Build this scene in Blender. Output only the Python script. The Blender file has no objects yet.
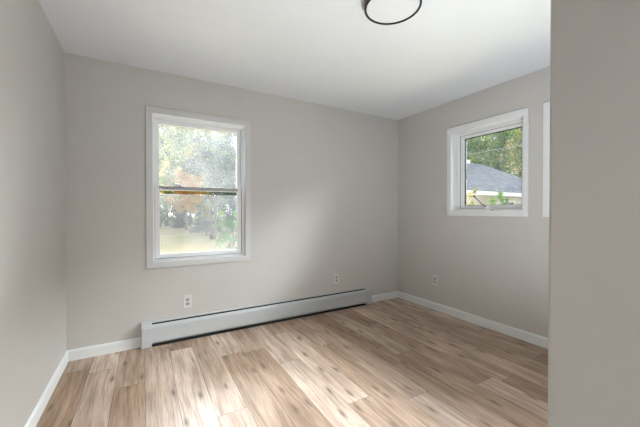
import bpy, bmesh, math, random
import numpy as np
from mathutils import Vector, Matrix

scene = bpy.context.scene
COL = scene.collection
PI = math.pi

# ------------------------------------------------------------------ room measures (metres)
H = 2.44                    # ceiling height
XL, XR, D = -0.538, 3.028, 3.082   # left wall, right wall, back wall
XN, YN = 0.62, 0.2637       # outer corner of the closet wall close to the camera
T = 0.20                    # thickness of the outer walls
YE = -1.10                  # wall behind the camera, with the doorway
GROUND = -0.50              # lawn level

# ------------------------------------------------------------------ camera
cam_data = bpy.data.cameras.new('camera')
cam_data.sensor_fit = 'HORIZONTAL'
cam_data.sensor_width = 36.0
cam_data.lens = 303.56 / 640 * 36.0
cam_data.clip_start = 0.02
cam_data.clip_end = 400
cam = bpy.data.objects.new('camera', cam_data)
cam.location = (0, 0, 1.194)
cam.rotation_euler = (math.radians(90 - 0.51), 0, math.radians(-30.06))
COL.objects.link(cam)
scene.camera = cam

# ------------------------------------------------------------------ sky, lights, exposure
world = bpy.data.worlds.new('overcast_sky')
scene.world = world
world.use_nodes = True
wn = world.node_tree.nodes
wl = world.node_tree.links
wn.clear()
w_out = wn.new('ShaderNodeOutputWorld')
w_bg = wn.new('ShaderNodeBackground')
w_tc = wn.new('ShaderNodeTexCoord')
w_sep = wn.new('ShaderNodeSeparateXYZ')
w_ramp = wn.new('ShaderNodeValToRGB')
w_ramp.color_ramp.elements[0].position = 0.0
w_ramp.color_ramp.elements[0].color = (0.93, 0.96, 1.0, 1)
w_ramp.color_ramp.elements[1].position = 0.9
w_ramp.color_ramp.elements[1].color = (0.86, 0.93, 1.0, 1)
wl.new(w_tc.outputs['Generated'], w_sep.inputs[0])
wl.new(w_sep.outputs['Z'], w_ramp.inputs[0])
wl.new(w_ramp.outputs[0], w_bg.inputs['Color'])
wl.new(w_bg.outputs[0], w_out.inputs['Surface'])
w_bg.inputs['Strength'].default_value = 1.35


def area_light(name, loc, target, sx, sy, energy, color=(1, 1, 1), spread=180):
    ld = bpy.data.lights.new(name, 'AREA')
    ld.shape = 'RECTANGLE'
    ld.size, ld.size_y = sx, sy
    ld.energy = energy
    ld.color = color
    ld.spread = math.radians(spread)
    o = bpy.data.objects.new(name, ld)
    o.location = loc
    d = Vector(target) - Vector(loc)
    o.rotation_euler = d.to_track_quat('-Z', 'Y').to_euler()
    COL.objects.link(o)
    return o


# added fill lights outside each glazed side, brightening the room through its windows
area_light('east_window_fill', (7.2, 1.1, 5.2), (2.8, 1.1, 1.2), 12.0, 3.8, 12000, (0.93, 0.965, 1.0))
area_light('north_window_fill', (0.5, 7.4, 5.2), (0.6, 2.8, 1.2), 6.0, 3.6, 3300, (0.93, 0.965, 1.0))
# added unseen fill light low behind the closet corner, bounced off the ceiling
area_light('ceiling_bounce_fill', (1.30, 0.32, 0.34), (1.35, 0.55, 2.34), 0.6, 0.4, 47, (0.88, 0.94, 1.0))
# added unseen fill light in the hallway, shining through the doorway
area_light('hall_fill', (-0.28, -1.9, 2.36), (0.2, 0.6, 1.2), 0.45, 0.45, 40, (0.95, 0.98, 1.0))

scene.view_settings.view_transform = 'Standard'
scene.view_settings.look = 'None'
scene.view_settings.gamma = 1.0
scene.view_settings.use_curve_mapping = False
scene.view_settings.exposure = 0.52
scene.cycles.max_bounces = 14
scene.cycles.diffuse_bounces = 8
scene.cycles.glossy_bounces = 5
scene.cycles.transparent_max_bounces = 24
scene.cycles.transmission_bounces = 8
scene.cycles.caustics_reflective = False
scene.cycles.caustics_refractive = False
scene.cycles.sample_clamp_indirect = 6.0


# ------------------------------------------------------------------ materials
def mat(name):
    m = bpy.data.materials.new(name)
    m.use_nodes = True
    n, l = m.node_tree.nodes, m.node_tree.links
    n.clear()
    out = n.new('ShaderNodeOutputMaterial')
    return m, n, l, out


def noise_tex(n, l, coord, scale, detail=3, rough=0.55, mapping=None):
    t = n.new('ShaderNodeTexNoise')
    t.inputs['Scale'].default_value = scale
    t.inputs['Detail'].default_value = detail
    t.inputs['Roughness'].default_value = rough
    if mapping:
        mp = n.new('ShaderNodeMapping')
        mp.inputs['Scale'].default_value = mapping
        l.new(coord, mp.inputs[0])
        coord = mp.outputs[0]
    l.new(coord, t.inputs['Vector'])
    return t.outputs['Fac']


def ramp(n, l, fac, stops):
    r = n.new('ShaderNodeValToRGB')
    e = r.color_ramp.elements
    while len(e) < len(stops):
        e.new(0.5)
    for i, (p, c) in enumerate(stops):
        e[i].position = p
        e[i].color = (*c, 1) if len(c) == 3 else c
    l.new(fac, r.inputs[0])
    return r.outputs[0]


def math_node(n, l, op, a, b=None, c=None):
    m = n.new('ShaderNodeMath')
    m.operation = op
    for i, v in enumerate((a, b, c)):
        if v is None:
            continue
        if isinstance(v, (int, float)):
            m.inputs[i].default_value = v
        else:
            l.new(v, m.inputs[i])
    return m.outputs[0]


def principled(n, l, out, color, rough, spec=0.5, metal=0.0):
    b = n.new('ShaderNodeBsdfPrincipled')
    if isinstance(color, tuple):
        b.inputs['Base Color'].default_value = (*color, 1)
    else:
        l.new(color, b.inputs['Base Color'])
    b.inputs['Roughness'].default_value = rough
    b.inputs['Specular IOR Level'].default_value = spec
    b.inputs['Metallic'].default_value = metal
    l.new(b.outputs[0], out.inputs['Surface'])
    return b


def paint(name, color, rough=0.5, spec=0.4, var=0.03, bump=0.0, bscale=220, nscale=6):
    """painted surface: slight cloudiness in the coat and a roller stipple"""
    m, n, l, out = mat(name)
    tc = n.new('ShaderNodeTexCoord').outputs['Object']
    f = noise_tex(n, l, tc, nscale, 4)
    lo = tuple(c * (1 - var) for c in color)
    hi = tuple(min(1, c * (1 + var)) for c in color)
    c = ramp(n, l, f, [(0.3, lo), (0.7, hi)])
    b = principled(n, l, out, c, rough, spec)
    if bump:
        bf = noise_tex(n, l, tc, bscale, 3)
        bp = n.new('ShaderNodeBump')
        bp.inputs['Strength'].default_value = bump
        bp.inputs['Distance'].default_value = 0.002
        l.new(bf, bp.inputs['Height'])
        l.new(bp.outputs[0], b.inputs['Normal'])
    return m


WALL_C = (0.535, 0.519, 0.493)
M_WALL = paint('greige_wall_paint', WALL_C, 0.38, 0.35, 0.012, 0.12, 160)
M_CEIL = paint('white_ceiling_paint', (0.715, 0.74, 0.765), 0.8, 0.2, 0.01, 0.10, 180)
M_TRIM = paint('white_trim_paint', (0.74, 0.76, 0.765), 0.35, 0.45, 0.015)
M_CASING_BACKLIT = paint('backlit_casing_paint', (0.58, 0.59, 0.588), 0.4, 0.4, 0.015)  # white trim paint with window_1's backlit shade put into the colour
M_SEAL = paint('black_glazing_seal', (0.012, 0.012, 0.013), 0.7, 0.1, 0.1)
M_JAMB = paint('bright_white_jamb_paint', (0.84, 0.85, 0.85), 0.4, 0.4, 0.01)
M_RAIL_SHADED = paint('shaded_white_rail_vinyl', (0.36, 0.36, 0.36), 0.5, 0.3, 0.02)  # white vinyl darkened in its colour to show the rail backlit
M_VINYL = paint('white_window_vinyl', (0.85, 0.86, 0.86), 0.3, 0.45, 0.01)
M_GAP_SHADE = paint('grey_gap_shade', (0.25, 0.25, 0.25), 0.6, 0.3, 0.05)  # grey standing in for the shadow gap between sash and frame
M_HEATER = paint('white_enamelled_steel', (0.49, 0.51, 0.52), 0.32, 0.5, 0.015)
M_DARK = paint('dark_shade_and_joints', (0.035, 0.035, 0.035), 0.8, 0.2, 0.2)  # near-black used as shade inside the heater and for floor joints
M_FIN = paint('dusty_aluminium_fins', (0.10, 0.10, 0.10), 0.5, 0.4, 0.2)
M_PLATE = paint('white_outlet_plastic', (0.64, 0.62, 0.61), 0.3, 0.5, 0.01)
M_SOCKET = paint('grey_outlet_sockets', (0.36, 0.34, 0.33), 0.35, 0.4, 0.02)
M_SLOT = paint('dark_outlet_slots', (0.04, 0.035, 0.03), 0.6, 0.3, 0.1)
M_BLACK = paint('matt_black_metal', (0.008, 0.008, 0.008), 0.45, 0.35, 0.1)
M_DIFF = paint('opal_lamp_diffuser', (0.72, 0.735, 0.75), 0.45, 0.3, 0.005)
M_BRONZE = paint('dark_bronze_metal', (0.03, 0.027, 0.025), 0.6, 0.2, 0.1)
M_STEEL = paint('brushed_steel', (0.5, 0.5, 0.5), 0.35, 0.5, 0.05)


def floor_material():
    m, n, l, out = mat('oak_plank_flooring')
    tc = n.new('ShaderNodeTexCoord').outputs['Object']
    at = n.new('ShaderNodeAttribute')
    at.attribute_name = 'plank'
    sep = n.new('ShaderNodeSeparateColor')
    l.new(at.outputs['Color'], sep.inputs[0])
    tone, hue, seed = sep.outputs[0], sep.outputs[1], sep.outputs[2]
    # every plank is cut from its own board: shift the grain by the plank's seed
    cb = n.new('ShaderNodeCombineXYZ')
    l.new(math_node(n, l, 'MULTIPLY', seed, 37.0), cb.inputs[0])
    l.new(math_node(n, l, 'MULTIPLY', seed, 91.0), cb.inputs[1])
    add = n.new('ShaderNodeVectorMath')
    add.operation = 'ADD'
    l.new(tc, add.inputs[0])
    l.new(cb.outputs[0], add.inputs[1])
    co = add.outputs[0]
    # a warp that bends the grain into cathedrals
    wob = noise_tex(n, l, co, 1.0, 2, 0.5, (4.0, 1.3, 1))
    cb2 = n.new('ShaderNodeCombineXYZ')
    l.new(math_node(n, l, 'MULTIPLY', wob, 0.06), cb2.inputs[0])
    add2 = n.new('ShaderNodeVectorMath')
    add2.operation = 'ADD'
    l.new(co, add2.inputs[0])
    l.new(cb2.outputs[0], add2.inputs[1])
    co2 = add2.outputs[0]
    g1 = noise_tex(n, l, co2, 1.0, 6, 0.66, (34, 1.7, 1))
    g2 = noise_tex(n, l, co2, 1.0, 3, 0.6, (150, 5.0, 1))
    blotch = noise_tex(n, l, co, 1.0, 2, 0.5, (7, 2.0, 1))
    base = ramp(n, l, tone, [(0.0, (0.175, 0.098, 0.050)), (0.35, (0.335, 0.225, 0.150)),
                             (0.65, (0.500, 0.388, 0.315)), (1.0, (0.655, 0.550, 0.470))])
    grey = n.new('ShaderNodeMixRGB')
    grey.inputs[2].default_value = (0.30, 0.238, 0.190, 1)
    l.new(math_node(n, l, 'MULTIPLY', hue, 0.38), grey.inputs[0])
    l.new(base, grey.inputs[1])
    gr = math_node(n, l, 'ADD', math_node(n, l, 'MULTIPLY', g1, 0.62), math_node(n, l, 'MULTIPLY', g2, 0.38))
    dark = ramp(n, l, gr, [(0.34, (0.45, 0.39, 0.35)), (0.44, (0.77, 0.73, 0.69)), (0.52, (1.0, 0.99, 0.98)), (0.64, (1.30, 1.31, 1.32))])
    mul = n.new('ShaderNodeMixRGB')
    mul.blend_type = 'MULTIPLY'
    mul.inputs[0].default_value = 1
    l.new(grey.outputs[0], mul.inputs[1])
    l.new(dark, mul.inputs[2])
    bl = ramp(n, l, blotch, [(0.3, (0.76, 0.72, 0.69)), (0.7, (1.20, 1.20, 1.20))])
    mul2 = n.new('ShaderNodeMixRGB')
    mul2.blend_type = 'MULTIPLY'
    mul2.inputs[0].default_value = 1
    l.new(mul.outputs[0], mul2.inputs[1])
    l.new(bl, mul2.inputs[2])
    # knots: sparse dark spots drawn out along the grain
    vo = n.new('ShaderNodeTexVoronoi')
    vo.voronoi_dimensions = '2D'
    mp = n.new('ShaderNodeMapping')
    mp.inputs['Scale'].default_value = (8.5, 2.4, 1)
    l.new(co2, mp.inputs[0])
    l.new(mp.outputs[0], vo.inputs['Vector'])
    vo.inputs['Scale'].default_value = 1.0
    sc = n.new('ShaderNodeSeparateColor')
    l.new(vo.outputs['Color'], sc.inputs[0])
    few = math_node(n, l, 'GREATER_THAN', sc.outputs[0], 0.45)
    kn = ramp(n, l, vo.outputs['Distance'], [(0.02, (1, 1, 1)), (0.16, (0, 0, 0))])
    kf = math_node(n, l, 'MULTIPLY', math_node(n, l, 'MULTIPLY', kn, few), 0.85)
    kmix = n.new('ShaderNodeMixRGB')
    kmix.inputs[2].default_value = (0.10, 0.065, 0.045, 1)
    l.new(kf, kmix.inputs[0])
    l.new(mul2.outputs[0], kmix.inputs[1])
    b = principled(n, l, out, kmix.outputs[0], 0.42, 0.7)
    rr = ramp(n, l, g1, [(0.3, (0.64, 0.64, 0.64)), (0.7, (0.50, 0.50, 0.50))])
    l.new(rr, b.inputs['Roughness'])
    bp = n.new('ShaderNodeBump')
    bp.inputs['Strength'].default_value = 0.10
    bp.inputs['Distance'].default_value = 0.001
    l.new(g2, bp.inputs['Height'])
    l.new(bp.outputs[0], b.inputs['Normal'])
    return m


M_FLOOR = floor_material()


def glass_material(name, haze, spots, tint=(0.97, 0.985, 0.98)):
    """thin pane: lets light straight through, mirrors at a slant, with a milky film that scatters daylight"""
    m, n, l, out = mat(name)
    tr = n.new('ShaderNodeBsdfTransparent')
    tr.inputs[0].default_value = (*tint, 1)
    gl = n.new('ShaderNodeBsdfGlossy')
    gl.inputs['Roughness'].default_value = 0.02
    fr = n.new('ShaderNodeFresnel')
    fr.inputs['IOR'].default_value = 1.45
    mx = n.new('ShaderNodeMixShader')
    l.new(fr.outputs[0], mx.inputs[0])
    l.new(tr.outputs[0], mx.inputs[1])
    l.new(gl.outputs[0], mx.inputs[2])
    last = mx.outputs[0]
    if haze > 0:
        tc = n.new('ShaderNodeTexCoord').outputs['Object']
        f = noise_tex(n, l, tc, 5.0, 4, 0.6)
        f2 = noise_tex(n, l, tc, 60.0, 3, 0.7)
        fa = math_node(n, l, 'ADD', math_node(n, l, 'MULTIPLY', f, 0.6), math_node(n, l, 'MULTIPLY', f2, 0.4))
        fac = ramp(n, l, fa, [(0.32, (max(0, haze - spots),) * 3), (0.68, (min(1, haze + spots),) * 3)])
        ts = n.new('ShaderNodeBsdfTranslucent')
        ts.inputs[0].default_value = (0.90, 0.93, 0.95, 1)
        mh = n.new('ShaderNodeMixShader')
        l.new(fac, mh.inputs[0])
        l.new(last, mh.inputs[1])
        l.new(ts.outputs[0], mh.inputs[2])
        last = mh.outputs[0]
    l.new(last, out.inputs['Surface'])
    return m


M_GLASS = glass_material('clear_window_glass', 0.004, 0.004)
M_GLASS_FOG = glass_material('fogged_window_glass', 0.036, 0.018)
M_GLASS_DUSTY = glass_material('dusty_window_glass', 0.01, 0.01)
M_SCREEN = glass_material('insect_screen_mesh', 0.023, 0.010, (0.93, 0.93, 0.94))


def leaf_material(name, stops, rough=0.6):
    m, n, l, out = mat(name)
    at = n.new('ShaderNodeAttribute')
    at.attribute_name = 'leaf'
    c = ramp(n, l, at.outputs['Fac'], stops)
    d = n.new('ShaderNodeBsdfDiffuse')
    t = n.new('ShaderNodeBsdfTranslucent')
    l.new(c, d.inputs[0])
    l.new(c, t.inputs[0])
    mx = n.new('ShaderNodeMixShader')
    mx.inputs[0].default_value = 0.45
    l.new(d.outputs[0], mx.inputs[1])
    l.new(t.outputs[0], mx.inputs[2])
    l.new(mx.outputs[0], out.inputs['Surface'])
    return m


L_GREEN = leaf_material('green_leaves', [(0, (0.02, 0.07, 0.015)), (0.42, (0.09, 0.25, 0.03)), (0.75, (0.28, 0.50, 0.06)), (1, (0.80, 0.74, 0.22))])
L_MIXED = leaf_material('turning_leaves', [(0, (0.04, 0.11, 0.02)), (0.38, (0.14, 0.28, 0.04)), (0.68, (0.50, 0.50, 0.10)), (1, (0.90, 0.74, 0.28))])
L_ORANGE = leaf_material('orange_leaves', [(0, (0.25, 0.11, 0.02)), (0.5, (0.58, 0.30, 0.05)), (1, (0.80, 0.55, 0.14))])
L_YELLOW = leaf_material('yellow_leaves', [(0, (0.20, 0.18, 0.03)), (0.5, (0.42, 0.38, 0.06)), (1, (0.62, 0.52, 0.12))])
L_DARK = leaf_material('dark_evergreen_leaves', [(0, (0.02, 0.035, 0.035)), (0.6, (0.05, 0.08, 0.075)), (1, (0.10, 0.14, 0.11))])
L_GREY = leaf_material('grey_twigs', [(0, (0.07, 0.075, 0.085)), (0.6, (0.14, 0.145, 0.15)), (1, (0.24, 0.23, 0.20))])
M_BARK = paint('grey_bark', (0.10, 0.085, 0.075), 0.9, 0.1, 0.35, 0.5, 30, 12)


def lawn_material():
    m, n, l, out = mat('autumn_lawn')
    tc = n.new('ShaderNodeTexCoord').outputs['Object']
    f = noise_tex(n, l, tc, 0.35, 4, 0.6)
    f2 = noise_tex(n, l, tc, 14, 4, 0.7)
    fa = math_node(n, l, 'ADD', math_node(n, l, 'MULTIPLY', f, 0.6), math_node(n, l, 'MULTIPLY', f2, 0.4))
    c = ramp(n, l, fa, [(0.30, (0.13, 0.14, 0.06)), (0.45, (0.24, 0.22, 0.11)), (0.60, (0.36, 0.28, 0.165)), (0.75, (0.42, 0.33, 0.21))])
    principled(n, l, out, c, 0.95, 0.1)
    return m


M_LAWN = lawn_material()


def shingle_material():
    m, n, l, out = mat('grey_asphalt_shingles')
    tc = n.new('ShaderNodeTexCoord').outputs['Object']
    br = n.new('ShaderNodeTexBrick')
    br.inputs['Scale'].default_value = 1.0
    br.inputs['Brick Width'].default_value = 0.34
    br.inputs['Row Height'].default_value = 0.15
    br.inputs['Mortar Size'].default_value = 0.012
    br.inputs['Color1'].default_value = (0.15, 0.16, 0.19, 1)
    br.inputs['Color2'].default_value = (0.25, 0.26, 0.30, 1)
    br.inputs['Mortar'].default_value = (0.08, 0.085, 0.10, 1)
    l.new(tc, br.inputs['Vector'])
    principled(n, l, out, br.outputs['Color'], 0.9, 0.2)
    return m


M_SHINGLE = shingle_material()
M_SIDING = paint('beige_siding', (0.58, 0.55, 0.50), 0.7, 0.2, 0.06)
M_FASCIA = paint('white_fascia_paint', (0.80, 0.81, 0.81), 0.5, 0.3, 0.02)
M_PANE_DARK = paint('dark_house_pane', (0.05, 0.06, 0.07), 0.1, 0.6, 0.1)


# ------------------------------------------------------------------ mesh helpers
def add_box(bm, x0, x1, y0, y1, z0, z1):
    vs = [bm.verts.new(p) for p in ((x0, y0, z0), (x1, y0, z0), (x1, y1, z0), (x0, y1, z0),
                                    (x0, y0, z1), (x1, y0, z1), (x1, y1, z1), (x0, y1, z1))]
    for f in ((0, 3, 2, 1), (4, 5, 6, 7), (0, 1, 5, 4), (1, 2, 6, 5), (2, 3, 7, 6), (3, 0, 4, 7)):
        bm.faces.new([vs[i] for i in f])


def box_bm(*a):
    bm = bmesh.new()
    add_box(bm, *a)
    return bm


def extrude_profile(bm, pts, axis, a, b):
    """closed outline pts (two coordinates) swept from a to b along 'x' or 'y'; the outline is (y,z) or (x,z)"""
    def P(p, t):
        return (t, p[0], p[1]) if axis == 'x' else (p[0], t, p[1])
    A = [bm.verts.new(P(p, a)) for p in pts]
    B = [bm.verts.new(P(p, b)) for p in pts]
    k = len(pts)
    for i in range(k):
        bm.faces.new((A[i], A[(i + 1) % k], B[(i + 1) % k], B[i]))
    bm.faces.new(A[::-1])
    bm.faces.new(B)


def add_tube(bm, pts, radii, seg=8, cap=True):
    pts = [Vector(p) for p in pts]
    rings = []
    for i, p in enumerate(pts):
        d = (pts[min(i + 1, len(pts) - 1)] - pts[max(i - 1, 0)]).normalized()
        u = d.cross(Vector((0, 0, 1)))
        if u.length < 1e-3:
            u = d.cross(Vector((1, 0, 0)))
        u.normalize()
        v = d.cross(u)
        r = radii[i] if hasattr(radii, '__len__') else radii
        rings.append([bm.verts.new(p + r * (math.cos(2 * PI * k / seg) * u + math.sin(2 * PI * k / seg) * v)) for k in range(seg)])
    for A, B in zip(rings, rings[1:]):
        for k in range(seg):
            bm.faces.new((A[k], A[(k + 1) % seg], B[(k + 1) % seg], B[k]))
    if cap:
        bm.faces.new(rings[0][::-1])
        bm.faces.new(rings[-1])


def add_lathe(bm, prof, seg=64):
    """prof: (radius, z) points from the axis outward, turned about Z"""
    rings = []
    for r, z in prof:
        if r < 1e-6:
            rings.append([bm.verts.new((0, 0, z))])
        else:
            rings.append([bm.verts.new((r * math.cos(2 * PI * k / seg), r * math.sin(2 * PI * k / seg), z)) for k in range(seg)])
    for A, B in zip(rings, rings[1:]):
        for k in range(seg):
            k2 = (k + 1) % seg
            if len(A) == 1:
                bm.faces.new((A[0], B[k], B[k2]))
            elif len(B) == 1:
                bm.faces.new((A[k], B[0], A[k2]))
            else:
                bm.faces.new((A[k], B[k], B[k2], A[k2]))


def link_mesh(name, bm, material, parent=None, bevel=0.0, smooth=False, loc=None):
    bmesh.ops.recalc_face_normals(bm, faces=bm.faces)
    me = bpy.data.meshes.new(name)
    bm.to_mesh(me)
    bm.free()
    me.materials.append(material)
    o = bpy.data.objects.new(name, me)
    COL.objects.link(o)
    if parent is not None:
        o.parent = parent
    if loc is not None:
        o.location = loc
    if bevel:
        md = o.modifiers.new('bevel', 'BEVEL')
        md.width = bevel
        md.segments = 2
        md.limit_method = 'ANGLE'
        md.angle_limit = math.radians(40)
    if smooth:
        for p in me.polygons:
            p.use_smooth = True
    return o


def tag(o, label=None, cat=None, group=None, kind=None):
    if label:
        o['label'] = label
    if cat:
        o['category'] = cat
    if group:
        o['group'] = group
    if kind:
        o['kind'] = kind
    return o


def empty(name, loc=(0, 0, 0), rotz=0.0):
    o = bpy.data.objects.new(name, None)
    o.location = loc
    o.rotation_euler = (0, 0, rotz)
    o.empty_display_size = 0.1
    COL.objects.link(o)
    return o


def struct(name, bm, material, label, cat, bevel=0.0):
    return tag(link_mesh(name, bm, material, None, bevel), label, cat, None, 'structure')


def wall_with_holes(axis, t0, t1, a0, a1, z0, z1, holes):
    """solid wall slab, thickness t0..t1 along the other axis, running a0..a1 along axis, with rectangular holes"""
    A = sorted({a0, a1, *[h[0] for h in holes], *[h[1] for h in holes]})
    Z = sorted({z0, z1, *[h[2] for h in holes], *[h[3] for h in holes]})
    solid = {}
    for i in range(len(A) - 1):
        for j in range(len(Z) - 1):
            am, zm = (A[i] + A[i + 1]) / 2, (Z[j] + Z[j + 1]) / 2
            solid[i, j] = not any(h[0] < am < h[1] and h[2] < zm < h[3] for h in holes)
    bm = bmesh.new()

    def P(a, t, z):
        return (a, t, z) if axis == 'x' else (t, a, z)

    def q(*ps):
        bm.faces.new([bm.verts.new(p) for p in ps])
    for (i, j), s in solid.items():
        if not s:
            continue
        x0, x1, y0, y1 = A[i], A[i + 1], Z[j], Z[j + 1]
        for t in (t0, t1):
            q(P(x0, t, y0), P(x1, t, y0), P(x1, t, y1), P(x0, t, y1))
        if not solid.get((i - 1, j)):
            q(P(x0, t0, y0), P(x0, t1, y0), P(x0, t1, y1), P(x0, t0, y1))
        if not solid.get((i + 1, j)):
            q(P(x1, t0, y0), P(x1, t1, y0), P(x1, t1, y1), P(x1, t0, y1))
        if not solid.get((i, j - 1)):
            q(P(x0, t0, y0), P(x1, t0, y0), P(x1, t1, y0), P(x0, t1, y0))
        if not solid.get((i, j + 1)):
            q(P(x0, t0, y1), P(x1, t0, y1), P(x1, t1, y1), P(x0, t1, y1))
    bmesh.ops.remove_doubles(bm, verts=bm.verts, dist=1e-5)
    return bm


# ------------------------------------------------------------------ the room shell
HALL_Y = -2.7
# floor: planks 0.18 m wide laid along the room, one face per plank
def build_floor():
    rng = random.Random(11)
    W, LEN = 0.18, 1.22
    gap = 0.0009
    joints = {-3: 2.85, -2: 1.55, -1: 2.435, 2: 1.81, 6: 1.525, 8: 1.375, 0: 1.74, 1: 2.86, 3: 2.55, 4: 1.30, 5: 2.20, 7: 2.30, 9: 2.02, 10: 1.846, 11: 2.48}
    verts, faces, cols = [], [], []
    ymin, ymax = HALL_Y, D + 0.02
    i0, i1 = int(math.floor((XL - 0.02) / W)), int(math.ceil((XR + 0.02) / W))
    for i in range(i0, i1):
        x0, x1 = max(i * W, XL - 0.02), min((i + 1) * W, XR + 0.02)
        j = joints.get(i, rng.uniform(0, LEN))
        k = math.floor((ymin - j) / LEN)
        y = j + k * LEN
        while y < ymax:
            a, b = max(y, ymin), min(y + LEN, ymax)
            if b - a > 0.002:
                v = len(verts)
                verts += [(x0 + gap, a + gap, 0), (x1 - gap, a + gap, 0), (x1 - gap, b - gap, 0), (x0 + gap, b - gap, 0)]
                faces.append((v, v + 1, v + 2, v + 3))
                cols.append((min(1, max(0, rng.gauss(0.56, 0.15))), rng.random() ** 1.3, rng.random()))
            y += LEN
    nplank = len(faces)
    # the subfloor slab seen as the hairline joints
    v = len(verts)
    x0, x1, z0, z1 = XL - 0.2, XR + 0.2, -0.12, -0.0015
    y0, y1 = HALL_Y - 0.1, D + 0.2
    verts += [(x0, y0, z0), (x1, y0, z0), (x1, y1, z0), (x0, y1, z0), (x0, y0, z1), (x1, y0, z1), (x1, y1, z1), (x0, y1, z1)]
    for f in ((0, 3, 2, 1), (4, 5, 6, 7), (0, 1, 5, 4), (1, 2, 6, 5), (2, 3, 7, 6), (3, 0, 4, 7)):
        faces.append(tuple(v + q for q in f))
        cols.append((0, 0, 0))
    me = bpy.data.meshes.new('floor')
    me.from_pydata(verts, [], faces)
    me.update()
    ca = me.attributes.new('plank', 'FLOAT_COLOR', 'FACE')
    ca.data.foreach_set('color', [c for q in cols for c in (*q, 1.0)])
    me.materials.append(M_FLOOR)
    me.materials.append(M_DARK)
    for p in me.polygons:
        p.material_index = 0 if p.index < nplank else 1
    o = bpy.data.objects.new('floor', me)
    COL.objects.link(o)
    tag(o, 'light oak plank floor of the empty room', 'floor', None, 'structure')


build_floor()
struct('ceiling', box_bm(XL - 0.2, XR + 0.2, HALL_Y - 0.1, D + 0.2, H, H + 0.15), M_CEIL, 'plain white ceiling of the room', 'ceiling')

W1 = (0.054, 0.905, 0.726, 2.070)       # hole for window_1 (x0, x1, z0, z1)
W2 = (1.476, 2.250, 1.185, 2.079)       # hole for window_2 (y0, y1, z0, z1)
W3 = (0.505, 1.279, 1.185, 2.079)       # hole for window_3
struct('wall_back', wall_with_holes('x', D, D + T, XL - T, XR + T, -0.5, H, [W1]), M_WALL,
       'greige back wall with the tall window and the baseboard heater', 'wall')
struct('wall_right', wall_with_holes('y', XR, XR + T, YN - 0.1, D, -0.5, H, [W2, W3]), M_WALL,
       'greige right wall with the small square window', 'wall')
struct('wall_left', box_bm(XL - T, XL, HALL_Y, D, 0, H), M_WALL, 'plain greige left wall close to the camera', 'wall')


def closet_wall():
    """L-shaped partition: its outer corner stands right beside the camera; corner bead slightly rounded"""
    bm = bmesh.new()
    r = 0.006
    arc = [(XN + r - r * math.cos(a), YN - r + r * math.sin(a)) for a in [PI / 2 * k / 4 for k in range(5)]]
    th = 0.11
    pts = [(XN, YE - 0.12)] + arc + [(XR, YN), (XR, YN - th), (XN + th, YN - th), (XN + th, YE - 0.12)]
    A = [bm.verts.new((x, y, 0)) for x, y in pts]
    B = [bm.verts.new((x, y, H)) for x, y in pts]
    k = len(pts)
    for i in range(k):
        bm.faces.new((A[i], A[(i + 1) % k], B[(i + 1) % k], B[i]))
    bm.faces.new(A[::-1])
    bm.faces.new(B)
    return bm


struct('wall_closet', closet_wall(), M_WALL, 'greige wall end at the right edge of the photo, nearest the camera', 'wall')
struct('wall_entry', wall_with_holes('x', YE - 0.12, YE, XL, XN, 0, H, [(-0.40, 0.42, -0.01, 2.05)]), M_WALL,
       'greige wall with the doorway behind the camera', 'wall')
bm = bmesh.new()
add_box(bm, XL - 0.1, XR, HALL_Y - 0.1, HALL_Y, 0, H)
add_box(bm, XN + 0.6, XN + 0.7, HALL_Y, YE - 0.12, 0, H)
add_box(bm, XN + 0.11, XN + 0.7, YE - 0.12, YE, 0, H)
struct('wall_hall', bm, M_WALL, 'greige hallway walls beyond the doorway behind the camera', 'wall')


# baseboards
def baseboard(name, axis, wall, side, a, b, label):
    t, h = 0.013, 0.088
    s = side
    prof = [(wall, 0.0), (wall + s * t, 0.0), (wall + s * t, h - 0.014), (wall + s * t * 0.75, h - 0.006), (wall + s * t * 0.35, h), (wall, h)]
    bm = bmesh.new()
    extrude_profile(bm, prof, axis, a, b)
    struct(name, bm, M_TRIM, label, 'baseboard')


baseboard('baseboard_left', 'y', XL, 1, YE, D, 'white baseboard along the left wall')
baseboard('baseboard_back_left', 'x', D, -1, XL + 0.013, -0.031, 'short white baseboard left of the heater')
baseboard('baseboard_back_right', 'x', D, -1, 2.521, XR - 0.013, 'short white baseboard right of the heater, to the far corner')
baseboard('baseboard_right', 'y', XR, -1, YN, D, 'white baseboard along the right wall')


# ------------------------------------------------------------------ windows
def frame_ring(bm, u0, u1, v0, v1, w, d0, d1, place, wl=None, wr=None, wt=None, wb=None):
    """four bars around u0..u1 x v0..v1 (outer), widths w inward, depth d0..d1; place maps (u,d,v) boxes"""
    wl, wr, wt, wb = (w if q is None else q for q in (wl, wr, wt, wb))
    place(bm, u0, u0 + wl, d0, d1, v0, v1)
    place(bm, u1 - wr, u1, d0, d1, v0, v1)
    place(bm, u0 + wl, u1 - wr, d0, d1, v1 - wt, v1)
    place(bm, u0 + wl, u1 - wr, d0, d1, v0, v0 + wb)


def casing_bm(u0, u1, v0, v1, iu0, iu1, iv0, iv1, P, t=0.016):
    """mitred flat casing: outer u0..v1, inner iu0..iv1, standing t proud of the wall"""
    bm = bmesh.new()
    O = [(u0, v0), (u1, v0), (u1, v1), (u0, v1)]
    I = [(iu0, iv0), (iu1, iv0), (iu1, iv1), (iu0, iv1)]
    for i in range(4):
        j = (i + 1) % 4
        fr = [bm.verts.new(P(q[0], -t, q[1])) for q in (O[i], O[j], I[j], I[i])]
        bk = [bm.verts.new(P(q[0], 0.0, q[1])) for q in (O[i], O[j], I[j], I[i])]
        bm.faces.new(fr)
        bm.faces.new(bk[::-1])
        for k in range(4):
            bm.faces.new((fr[k], bk[k], bk[(k + 1) % 4], fr[(k + 1) % 4]))
    return bm


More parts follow.
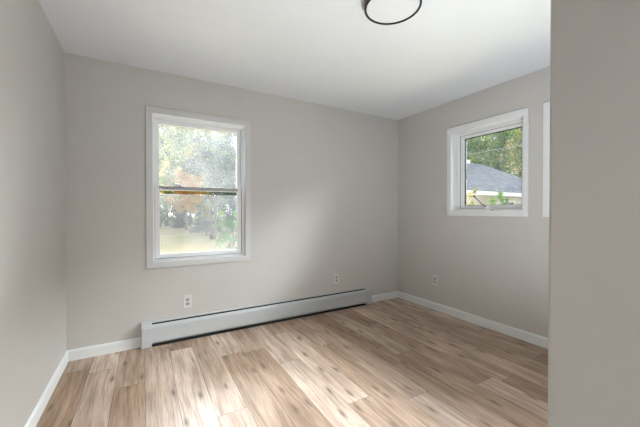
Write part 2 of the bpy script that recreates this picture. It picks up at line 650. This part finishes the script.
def part(name, bm, m, parent, bevel=0.0, label=None, smooth=False, kind='structure'):
    o = link_mesh(name, bm, m, parent, bevel, smooth)
    if kind:
        o['kind'] = kind
    if label:
        o['label'] = label
    return o


# window_1: double-hung window in the back wall (u = x, depth = +y)
def place_back(bm, u0, u1, d0, d1, v0, v1):
    add_box(bm, u0, u1, D + d0, D + d1, v0, v1)


w1 = tag(empty('window_1', (0, 0, 0)), 'tall white double-hung window in the back wall above the heater', 'window', None, 'structure')
part('casing', casing_bm(0.013, 0.948, 0.683, 2.114, 0.064, 0.895, 0.736, 2.060, lambda u, d, v: (u, D + d, v)), M_CASING_BACKLIT, w1, 0.002)
bm = bmesh.new()
frame_ring(bm, 0.0545, 0.9045, 0.7265, 2.0695, 0.0115, -0.002, 0.19, place_back)
part('jamb', bm, M_JAMB, w1, 0.001)
bm = bmesh.new()
frame_ring(bm, 0.066, 0.893, 0.738, 2.058, 0.015, 0.045, 0.17, place_back)
frame_ring(bm, 0.066, 0.893, 0.738, 2.058, 0.008, 0.030, 0.045, place_back)
part('frame', bm, M_VINYL, w1, 0.0015)
bm = bmesh.new()
frame_ring(bm, 0.081, 0.878, 1.388, 2.043, 0.038, 0.116, 0.146, place_back, wt=0.041, wb=0.034)
s = part('upper_sash', bm, M_VINYL, w1, 0.003)
part('glass_pane', box_bm(0.116, 0.843, D + 0.129, D + 0.133, 1.420, 2.005), M_GLASS_FOG, s, label='fogged glass pane')
bm = bmesh.new()
frame_ring(bm, 0.081, 0.878, 0.753, 1.421, 0.042, 0.074, 0.104, place_back, wt=0.002, wb=0.040)
s = part('lower_sash', bm, M_VINYL, w1, 0.003)
part('meeting_rail', box_bm(0.118, 0.841, D + 0.072, D + 0.103, 1.394, 1.4215), M_RAIL_SHADED, s, 0.002, 'white meeting rail with backlit shade in its grey colour')
bm = bmesh.new()
frame_ring(bm, 0.0795, 0.8795, 0.7515, 1.418, 0.0045, 0.068, 0.0735, place_back, wt=0.001)
part('gap_shade', bm, M_GAP_SHADE, s, label='thin grey strip as the shadow gap')  # raised strip that draws the shadow gap around the lower sash
part('glass_pane', box_bm(0.121, 0.838, D + 0.087, D + 0.091, 0.790, 1.395), M_GLASS_DUSTY, s, label='dusty glass pane')
bm = bmesh.new()
add_box(bm, 0.245, 0.315, D + 0.074, D + 0.100, 1.421, 1.428)
add_box(bm, 0.262, 0.298, D + 0.078, D + 0.098, 1.428, 1.440)
add_tube(bm, [(0.280, D + 0.088, 1.440), (0.250, D + 0.076, 1.444)], [0.006, 0.004], 8)
part('sash_lock', bm, M_STEEL, s, 0.001, 'grey metal sash lock')
bm = bmesh.new()
frame_ring(bm, 0.083, 0.876, 0.756, 1.352, 0.012, 0.150, 0.160, place_back, wt=0.006)
s = part('screen_frame', bm, M_VINYL, w1, 0.001)
part('insect_screen', box_bm(0.094, 0.865, D + 0.154, D + 0.1555, 0.767, 1.347), M_SCREEN, s, label='pale grey insect screen')


# window_2 and window_3: casement windows in the right wall (u = y, depth = +x)
def casement(name, y0, label):
    """clear opening y0 .. y0+0.75, z 1.197 .. 2.067"""
    y1, z0, z1 = y0 + 0.750, 1.197, 2.067

    def place(bm, u0, u1, d0, d1, v0, v1):
        add_box(bm, XR + d0, XR + d1, u0, u1, v0, v1)
    w = tag(empty(name), label, 'window', None, 'structure')
    part('casing', casing_bm(y0 - 0.047, y1 + 0.055, z0 - 0.057, z1 + 0.066, y0 - 0.002, y1 + 0.002, z0 - 0.002, z1 + 0.002,
                             lambda u, d, v: (XR + d, u, v)), M_TRIM, w, 0.002)
    bm = bmesh.new()
    frame_ring(bm, y0 - 0.0115, y1 + 0.0115, z0 - 0.0115, z1 + 0.0115, 0.0115, -0.002, 0.19, place)
    part('jamb', bm, M_JAMB, w, 0.001)
    bm = bmesh.new()
    frame_ring(bm, y0, y1, z0, z1, 0.022, 0.112, 0.185, place)
    part('frame', bm, M_VINYL, w, 0.002)
    bm = bmesh.new()
    frame_ring(bm, y0 + 0.022, y1 - 0.022, z0 + 0.022, z1 - 0.022, 0.036, 0.122, 0.165, place, wl=0.050, wr=0.050)
    s = part('sash', bm, M_VINYL, w, 0.003)
    bm = bmesh.new()
    frame_ring(bm, y0 + 0.0205, y1 - 0.0205, z0 + 0.0205, z1 - 0.0205, 0.0045, 0.116, 0.1215, place)
    part('gap_shade', bm, M_GAP_SHADE, s, label='thin grey strip as the shadow gap')  # raised strip that draws the shadow gap around the casement sash
    bm = bmesh.new()
    frame_ring(bm, y0 + 0.070, y1 - 0.070, z0 + 0.056, z1 - 0.056, 0.0045, 0.126, 0.158, place)
    part('gasket', bm, M_SEAL, s, label='dark glazing gasket')
    part('glass_pane', box_bm(XR + 0.158, XR + 0.161, y0 + 0.068, y1 - 0.068, z0 + 0.054, z1 - 0.054), M_GLASS, s)
    # folding crank on the bottom rail
    yc = y0 + 0.400
    bm = bmesh.new()
    add_box(bm, XR + 0.070, XR + 0.113, yc - 0.055, yc + 0.055, z0, z0 + 0.022)
    add_tube(bm, [(XR + 0.085, yc, z0 + 0.020), (XR + 0.078, yc, z0 + 0.046)], [0.011, 0.009], 10)
    c = part('crank', bm, M_VINYL, w, 0.002)
    bm = bmesh.new()
    add_tube(bm, [(XR + 0.078, yc - 0.004, z0 + 0.040), (XR + 0.072, yc + 0.030, z0 + 0.062), (XR + 0.070, yc + 0.075, z0 + 0.105), (XR + 0.070, yc + 0.118, z0 + 0.150)],
             [0.008, 0.006, 0.006, 0.005], 8)
    add_tube(bm, [(XR + 0.070, yc + 0.112, z0 + 0.146), (XR + 0.052, yc + 0.122, z0 + 0.154)], [0.008, 0.008], 10)
    part('crank_handle', bm, M_BRONZE, c, 0, 'dark metal crank handle', True)
    return w


casement('window_2', 1.488, 'small white casement window with a crank in the right wall')
casement('window_3', 0.517, 'white casement window cut off by the near wall, only its left casing showing')

# ------------------------------------------------------------------ baseboard heater
HX0, HX1, HD, HH = -0.027, 2.513, 0.064, 0.212
heater = tag(empty('baseboard_heater', (0, D, 0)), 'long white hot-water baseboard heater on the floor under the tall window', 'heater')


def hpart(name, pts, a, b, m, bevel=0.0, label=None, parent=None):
    bm = bmesh.new()
    extrude_profile(bm, pts, 'x', a, b)
    o = link_mesh(name, bm, m, parent or heater, bevel)
    if label:
        o['label'] = label
    return o


cx0, cx1 = HX0 + 0.078, HX1 - 0.078
hpart('back_panel', [(-0.0005, 0.012), (-0.004, 0.012), (-0.004, 0.204), (-0.024, 0.201), (-0.025, 0.205), (-0.004, 0.211), (-0.0005, 0.211)], cx0, cx1, M_HEATER)
hpart('damper', [(-0.036, 0.190), (-0.038, 0.193), (-0.057, 0.176), (-0.056, 0.172)], cx0, cx1, M_HEATER, 0.0008)
hpart('front_cover', [(-0.054, 0.174), (-0.060, 0.176), (-0.064, 0.168), (-0.064, 0.040), (-0.050, 0.034), (-0.050, 0.037), (-0.060, 0.043), (-0.060, 0.166)], cx0, cx1, M_HEATER, 0.001)
bm = bmesh.new()
for k in range(150):
    x = cx0 + 0.02 + (cx1 - cx0 - 0.04) * k / 149
    add_box(bm, x - 0.0006, x + 0.0006, -0.047, -0.010, 0.062, 0.128)
add_tube(bm, [(cx0, -0.029, 0.095), (cx1, -0.029, 0.095)], 0.011, 10)
link_mesh('heating_element', bm, M_FIN, heater)['label'] = 'finned pipe in the dark slot'
hpart('slot_shade', [(-0.0045, 0.140), (-0.056, 0.140), (-0.056, 0.168), (-0.0540, 0.171), (-0.0530, 0.168), (-0.0530, 0.143), (-0.0060, 0.143), (-0.0060, 0.1995), (-0.0045, 0.1995)], cx0, cx1, M_DARK, 0, 'dark sheet added as the shade in the top slot')  # dark sheet added so the top slot looks shaded
hpart('under_cover_shade', [(-0.0045, 0.0015), (-0.052, 0.0015), (-0.052, 0.006), (-0.0045, 0.006)], cx0, cx1, M_DARK, 0, 'dark strip added as the shade under the cover')  # dark strip painting the shaded gap below the front cover
capp = [(-0.0005, 0.004), (-0.066, 0.004), (-0.066, 0.170), (-0.056, 0.186), (-0.030, 0.206), (-0.020, 0.214), (-0.0005, 0.214)]
hpart('end_cap', capp, HX0, cx0 + 0.002, M_HEATER, 0.002)
hpart('end_cap', capp, cx1 - 0.002, HX1, M_HEATER, 0.002)


# ------------------------------------------------------------------ outlets
def make_outlet(label, loc, rotz):
    t = tag(empty('wall_outlet', loc, rotz), label, 'outlet', 'wall outlets')
    bm = bmesh.new()
    add_box(bm, -0.036, 0.036, -0.006, 0.0, -0.0585, 0.0585)
    link_mesh('cover_plate', bm, M_PLATE, t, 0.0025)
    for dz in (-0.0195, 0.0195):
        bm = bmesh.new()
        pts = []
        for k in range(24):
            a = 2 * PI * k / 24
            pts.append((0.0172 * math.cos(a), max(-0.0135, min(0.0135, 0.0172 * math.sin(a))) + dz))
        A = [bm.verts.new((x, -0.006, z)) for x, z in pts]
        B = [bm.verts.new((x, -0.0085, z)) for x, z in pts]
        for k in range(24):
            bm.faces.new((A[k], A[(k + 1) % 24], B[(k + 1) % 24], B[k]))
        bm.faces.new(B)
        s = link_mesh('socket', bm, M_SOCKET, t)
        bm = bmesh.new()
        add_box(bm, -0.0080, -0.0050, -0.0092, -0.0080, dz - 0.002, dz + 0.009)
        add_box(bm, 0.0050, 0.0080, -0.0092, -0.0080, dz - 0.001, dz + 0.008)
        add_tube(bm, [(0, -0.0080, dz - 0.0075), (0, -0.0092, dz - 0.0075)], 0.0032, 10)
        link_mesh('slots', bm, M_SLOT, s)['label'] = 'dark plug slots'
    bm = bmesh.new()
    add_tube(bm, [(0, -0.0055, 0), (0, -0.0075, 0)], [0.0032, 0.0026], 12)
    link_mesh('screw', bm, M_STEEL, t)['label'] = 'small steel screw'
    return t


make_outlet('white outlet on the back wall under the tall window', (0.347, D, 0.343), 0)
make_outlet('white outlet on the back wall above the right end of the heater', (2.012, D, 0.370), 0)
make_outlet('white outlet low on the right wall', (XR, 2.464, 0.358), -PI / 2)

# ------------------------------------------------------------------ ceiling light
lamp = tag(empty('ceiling_light', (1.263, 1.334, H)), 'round flush ceiling light with a thin black rim on the white ceiling', 'ceiling light')
bm = bmesh.new()
add_lathe(bm, [(0.152, -0.0005), (0.1625, -0.0005), (0.1635, -0.004), (0.1635, -0.057), (0.1625, -0.060), (0.1525, -0.060), (0.1515, -0.057), (0.152, -0.0005)], 96)
link_mesh('rim', bm, M_BLACK, lamp, 0, True)
bm = bmesh.new()
add_lathe(bm, [(0.0, -0.0560), (0.08, -0.0558), (0.13, -0.0552), (0.1512, -0.0540)], 96)
link_mesh('diffuser', bm, M_DIFF, lamp, 0, True)['label'] = 'flat white diffuser'

# ------------------------------------------------------------------ outside
def lawn_bm():
    bm = bmesh.new()
    add_box(bm, -60, 80, D + T, 90, GROUND - 0.3, GROUND)
    add_box(bm, XR + T, 80, -40, D + T, GROUND - 0.3, GROUND)
    return bm


tag(link_mesh('lawn', lawn_bm(), M_LAWN), 'pale autumn lawn outside the tall window', 'lawn', None, 'structure')


def leaf_mesh(name, blobs, count, size, rng, parent, material, tone=(0.45, 0.2), flat=0.35):
    """leaves as small folded quads, gathered in sprays inside the crown's blobs (centre, radii)"""
    vol = np.array([b[1][0] * b[1][1] * b[1][2] for b in blobs]) ** 0.8
    vol = vol / vol.sum()
    nspray = max(14, count // 55)
    bi = rng.choice(len(blobs), nspray, p=vol)
    C = np.array([b[0] for b in blobs])[bi]
    R = np.array([b[1] for b in blobs])[bi]
    d = rng.normal(size=(nspray, 3))
    d /= np.linalg.norm(d, axis=1)[:, None]
    rad = rng.uniform(0.35, 1.0, nspray) ** 0.6
    sp = C + R * d * rad[:, None]
    st = rng.normal(tone[0], tone[1], nspray)
    si = rng.integers(0, nspray, count)
    spread = R[si] * 0.17
    P = sp[si] + rng.normal(size=(count, 3)) * spread
    a = rng.normal(size=(count, 3))
    a /= np.linalg.norm(a, axis=1)[:, None]
    b = np.cross(a, rng.normal(size=(count, 3)))
    b /= np.linalg.norm(b, axis=1)[:, None]
    L = (size * rng.uniform(0.6, 1.4, count))[:, None]
    nrm = np.cross(a, b)
    v0, v1 = P - a * L * 0.5, P + b * L * 0.28 + nrm * L * 0.06
    v2, v3 = P + a * L * 0.5, P - b * L * 0.28 + nrm * L * 0.06
    V = np.stack([v0, v1, v2, v3], 1).reshape(-1, 3)
    V[:, 2] = np.maximum(V[:, 2], 0.02)
    me = bpy.data.meshes.new(name)
    me.vertices.add(count * 4)
    me.vertices.foreach_set('co', V.ravel())
    me.loops.add(count * 4)
    me.loops.foreach_set('vertex_index', np.arange(count * 4, dtype=np.int32))
    me.polygons.add(count)
    me.polygons.foreach_set('loop_start', np.arange(0, count * 4, 4, dtype=np.int32))
    me.update()
    at = me.attributes.new('leaf', 'FLOAT', 'FACE')
    at.data.foreach_set('value', np.clip(st[si] + rng.normal(0, 0.09, count), 0, 1))
    me.materials.append(material)
    o = bpy.data.objects.new(name, me)
    COL.objects.link(o)
    o.parent = parent
    return o


def tree(name, label, cat, x, y, h, r, material, seed, count=5000, size=0.16, trunk=0.16, low=0.25, group=None, tone=(0.45, 0.2), stems=1, nbr=9):
    """trunk(s) with branches and a leafy crown of several overlapping blobs"""
    rng = np.random.default_rng(seed)
    rr = random.Random(seed)
    t = tag(empty(name, (x, y, GROUND)), label, cat, group)
    bm = bmesh.new()
    blobs = []
    for s in range(stems):
        a0 = 2 * PI * s / stems + rr.uniform(0, 1)
        lean = 0.0 if stems == 1 else r * 0.45
        base = Vector((0.12 * math.cos(a0), 0.12 * math.sin(a0), -0.05)) if stems > 1 else Vector((0, 0, -0.05))
        top = Vector((lean * math.cos(a0), lean * math.sin(a0), h * 0.86))
        pts = [base.lerp(top, q) + Vector((rr.uniform(-1, 1), rr.uniform(-1, 1), 0)) * 0.03 * h * (0 < q < 1) for q in (0, 0.2, 0.4, 0.6, 0.8, 1.0)]
        add_tube(bm, pts, [trunk * q for q in (1.25, 0.9, 0.72, 0.5, 0.32, 0.12)], 8)
        for k in range(max(3, nbr // stems)):
            f = rr.uniform(max(low, 0.12), 0.85)
            p = pts[0].lerp(pts[-1], f)
            an = rr.uniform(0, 2 * PI)
            ln = r * rr.uniform(0.45, 0.85) * (1.15 - 0.5 * f)
            e = p + Vector((math.cos(an) * ln, math.sin(an) * ln, ln * rr.uniform(0.35, 0.9)))
            m = p.lerp(e, 0.5) + Vector((0, 0, ln * 0.12))
            add_tube(bm, [p, m, e], [trunk * 0.35, trunk * 0.22, trunk * 0.06], 6)
    link_mesh('trunk', bm, M_BARK, t, 0, True)
    nb = 9
    for k in range(nb):
        f = low + (1 - low) * (k + 0.5) / nb
        wid = r * (0.55 + 0.45 * math.sin(PI * min(1, (f - low) / (1 - low) * 0.85 + 0.12)))
        an = k * 2.4 + seed
        off = wid * 0.42
        blobs.append(((off * math.cos(an), off * math.sin(an), h * f), (wid * 0.72, wid * 0.72, h * (1 - low) * 0.16 + 0.2 * r)))
    leaf_mesh('foliage', blobs, count, size, rng, t, material, tone)
    return t


# beyond the lawn, behind the tall window
G1 = 'trees and bushes beyond the lawn'
tree('tree', 'pale yellowing tree behind the hedge at the left of the tall window', 'tree', 2.2, 38, 14.0, 2.7, L_MIXED, 1, 12000, 0.28, 0.22, 0.04, G1, (0.55, 0.28))
tree('tree', 'tall golden tree far behind the middle of the tall window', 'tree', 5.6, 44.5, 14.5, 2.9, L_YELLOW, 2, 10000, 0.30, 0.24, 0.12, G1, (0.4, 0.28))
tree('tree', 'tall green tree far behind the right half of the tall window', 'tree', 9.3, 51, 16.5, 3.1, L_GREEN, 3, 10000, 0.32, 0.26, 0.10, G1, (0.5, 0.28))
tree('tree', 'farthest tall dark tree behind the right edge of the tall window', 'tree', 13.6, 58, 17.5, 3.4, L_DARK, 14, 10000, 0.34, 0.26, 0.10, G1, (0.6, 0.25))
tree('tree', 'small orange autumn tree beyond the lawn in the tall window', 'tree', 3.2, 29.2, 4.8, 1.6, L_ORANGE, 4, 5200, 0.18, 0.10, 0.42, G1, (0.65, 0.2))
tree('multi_stem_tree', 'branching multi-stem tree at the edge of the lawn in the tall window', 'tree', 3.55, 19, 5.9, 1.6, L_DARK, 5, 2600, 0.14, 0.05, 0.56, G1, (0.45, 0.25), 6, 44)
tree('bush', 'yellow-green bush behind the branching tree in the tall window', 'bush', 4.5, 26.4, 2.0, 1.1, L_YELLOW, 6, 2600, 0.13, 0.05, 0.1, G1, (0.4, 0.2), 3)
tree('bush', 'green bush at the lower right corner of the tall window', 'bush', 3.35, 13.8, 1.7, 0.6, L_GREEN, 7, 2600, 0.08, 0.03, 0.05, G1, (0.2, 0.12), 3)
tree('bush', 'dark grey-green bush left of the branching tree in the tall window', 'bush', 3.7, 22.6, 1.35, 1.05, L_DARK, 8, 2600, 0.11, 0.04, 0.05, G1, (0.5, 0.2), 3)
for k, (x, y, lab) in enumerate(((0.8, 33, 'leftmost dark bush of the hedge at the far edge of the lawn'),
                                 (3.1, 33.2, 'second dark bush from the left in the hedge at the lawn edge'),
                                 (5.4, 33.4, 'third dark bush from the left in the hedge, behind the branching tree'))):
    tree('bush', lab, 'bush', x, y, 2.2, 0.95, L_DARK, 20 + k, 4500, 0.14, 0.05, 0.05, 'hedge at the lawn edge', (0.6, 0.2), 3)

# the neighbouring house seen through the casement window
EX0, EX1, EY0, EY1, EZ = 9.5, 22.0, 8.0, 15.0, 2.05
house = tag(empty('house', (15.8, 11.5, GROUND)), 'neighbouring house with a grey shingle hip roof and white eaves', 'house')
HO = Vector((15.8, 11.5, GROUND))


def house_part(name, bm, m, parent=None, off=HO, label=None, bevel=0):
    bmesh.ops.translate(bm, verts=bm.verts, vec=-off)
    o = link_mesh(name, bm, m, parent or house, bevel)
    if label:
        o['label'] = label
    return o


hw = house_part('walls', wall_with_holes('x', EY0 + 0.45, EY0 + 0.65, EX0 + 0.45, EX1 - 0.45, GROUND, EZ - 0.05, [(15.2, 16.4, 0.5, 1.7)]), M_SIDING)
bm = bmesh.new()
add_box(bm, EX0 + 0.45, EX0 + 0.65, EY0 + 0.65, EY1 - 0.45, GROUND, EZ - 0.05)
add_box(bm, EX1 - 0.65, EX1 - 0.45, EY0 + 0.65, EY1 - 0.45, GROUND, EZ - 0.05)
add_box(bm, EX0 + 0.65, EX1 - 0.65, EY1 - 0.65, EY1 - 0.45, GROUND, EZ - 0.05)
house_part('side_walls', bm, M_SIDING)
bm = bmesh.new()
RZ = 4.12
e = [bm.verts.new(p) for p in ((EX0, EY0, EZ + 0.02), (EX1, EY0, EZ + 0.02), (EX1, EY1, EZ + 0.02), (EX0, EY1, EZ + 0.02))]
g = [bm.verts.new(p) for p in ((13.0, 11.5, RZ), (18.55, 11.5, RZ))]
for f in ((e[0], e[1], g[1], g[0]), (e[1], e[2], g[1]), (e[2], e[3], g[0], g[1]), (e[3], e[0], g[0]), (e[3], e[2], e[1], e[0])):
    bm.faces.new(f)
house_part('roof', bm, M_SHINGLE)
bm = bmesh.new()
for a in ((EX0, EX1, EY0, EY0 + 0.03), (EX0, EX1, EY1 - 0.03, EY1), (EX0, EX0 + 0.03, EY0 + 0.03, EY1 - 0.03), (EX1 - 0.03, EX1, EY0 + 0.03, EY1 - 0.03)):
    add_box(bm, *a, EZ - 0.16, EZ + 0.015)
add_box(bm, EX0 + 0.03, EX1 - 0.03, EY0 + 0.03, EY0 + 0.45, EZ - 0.10, EZ - 0.07)
house_part('eaves', bm, M_FASCIA, None, HO, 'white eaves board')
bm = bmesh.new()
add_box(bm, 16.75, 17.05, 11.35, 11.65, RZ - 0.1, RZ + 0.14)
house_part('roof_vent', bm, M_FASCIA, None, HO, 'small white roof vent')
bm = bmesh.new()
frame_ring(bm, 15.2, 16.4, 0.5, 1.7, 0.07, EY0 + 0.42, EY0 + 0.55, lambda b, u0, u1, d0, d1, v0, v1: add_box(b, u0, u1, d0, d1, v0, v1))
f = house_part('window', bm, M_FASCIA)
bm = box_bm(15.26, 16.34, EY0 + 0.49, EY0 + 0.50, 0.56, 1.64)
house_part('pane', bm, M_PANE_DARK, f)

bm = bmesh.new()
pts = []
for k in range(25):
    q = k / 24
    y = -14 + 56 * q
    pts.append((9.0, y, 3.06 - 0.24 * q * (1 - q)))
add_tube(bm, pts, 0.004, 6)
tag(link_mesh('utility_cable', bm, M_FIN), 'thin overhead cable crossing in front of the neighbouring roof trees', 'cable')

tree('tree', 'dark bushy tree filling the right edge of the tall window', 'tree', 6.0, 24.0, 6.4, 1.45, L_DARK, 9, 5500, 0.16, 0.12, 0.03, G1, (0.7, 0.25))
tree('tree', 'warm yellowing tree at the left edge of the tall window', 'tree', 0.7, 25.5, 7.5, 1.3, L_MIXED, 10, 4500, 0.17, 0.11, 0.42, G1, (0.65, 0.28))

G2 = 'trees behind the neighbouring house'
spots = [(25.8, 17.8, 11.0, 2.4, 'G', 'dense green tree right behind the ridge of the neighbouring roof'),
         (26.6, 12.0, 9.5, 2.1, 'M', 'yellowing tree at the right edge of the casement window view'),
         (30.9, 16.9, 12.5, 2.1, 'G', 'green tree behind the middle of the neighbouring roof slope'),
         (36.6, 24.2, 13.5, 2.4, 'M', 'tall yellowing tree behind the green tree at the ridge'),
         (38.4, 17.4, 13.5, 2.3, 'M', 'tall yellowing tree behind the low right end of the roof slope'),
         (43.4, 24.8, 15.0, 2.9, 'G', 'farthest green tree behind the middle of the neighbouring roof'),
         (47.2, 32.0, 16.5, 3.0, 'G', 'farthest green tree above the white vent on the roof')]
for k, (x, y, h, r, c, lab) in enumerate(spots):
    tree('tree', lab, 'tree', x, y, h, r, L_GREEN if c == 'G' else L_MIXED, 40 + k, 13000, 0.24, 0.2, 0.08, G2, (0.5 if c == 'G' else 0.6, 0.3))
tree('bush', 'yellow-green bush against the neighbouring beige wall beside the crank', 'bush', 10.9, 7.25, 2.25, 0.45, L_YELLOW, 60, 900, 0.09, 0.03, 0.1, 'bushes by the neighbouring wall', (0.4, 0.2), 3)
tree('bush', 'green bush against the neighbouring beige wall right of the crank', 'bush', 13.5, 7.55, 2.25, 0.6, L_GREEN, 61, 1600, 0.09, 0.03, 0.1, 'bushes by the neighbouring wall', (0.6, 0.2), 3)
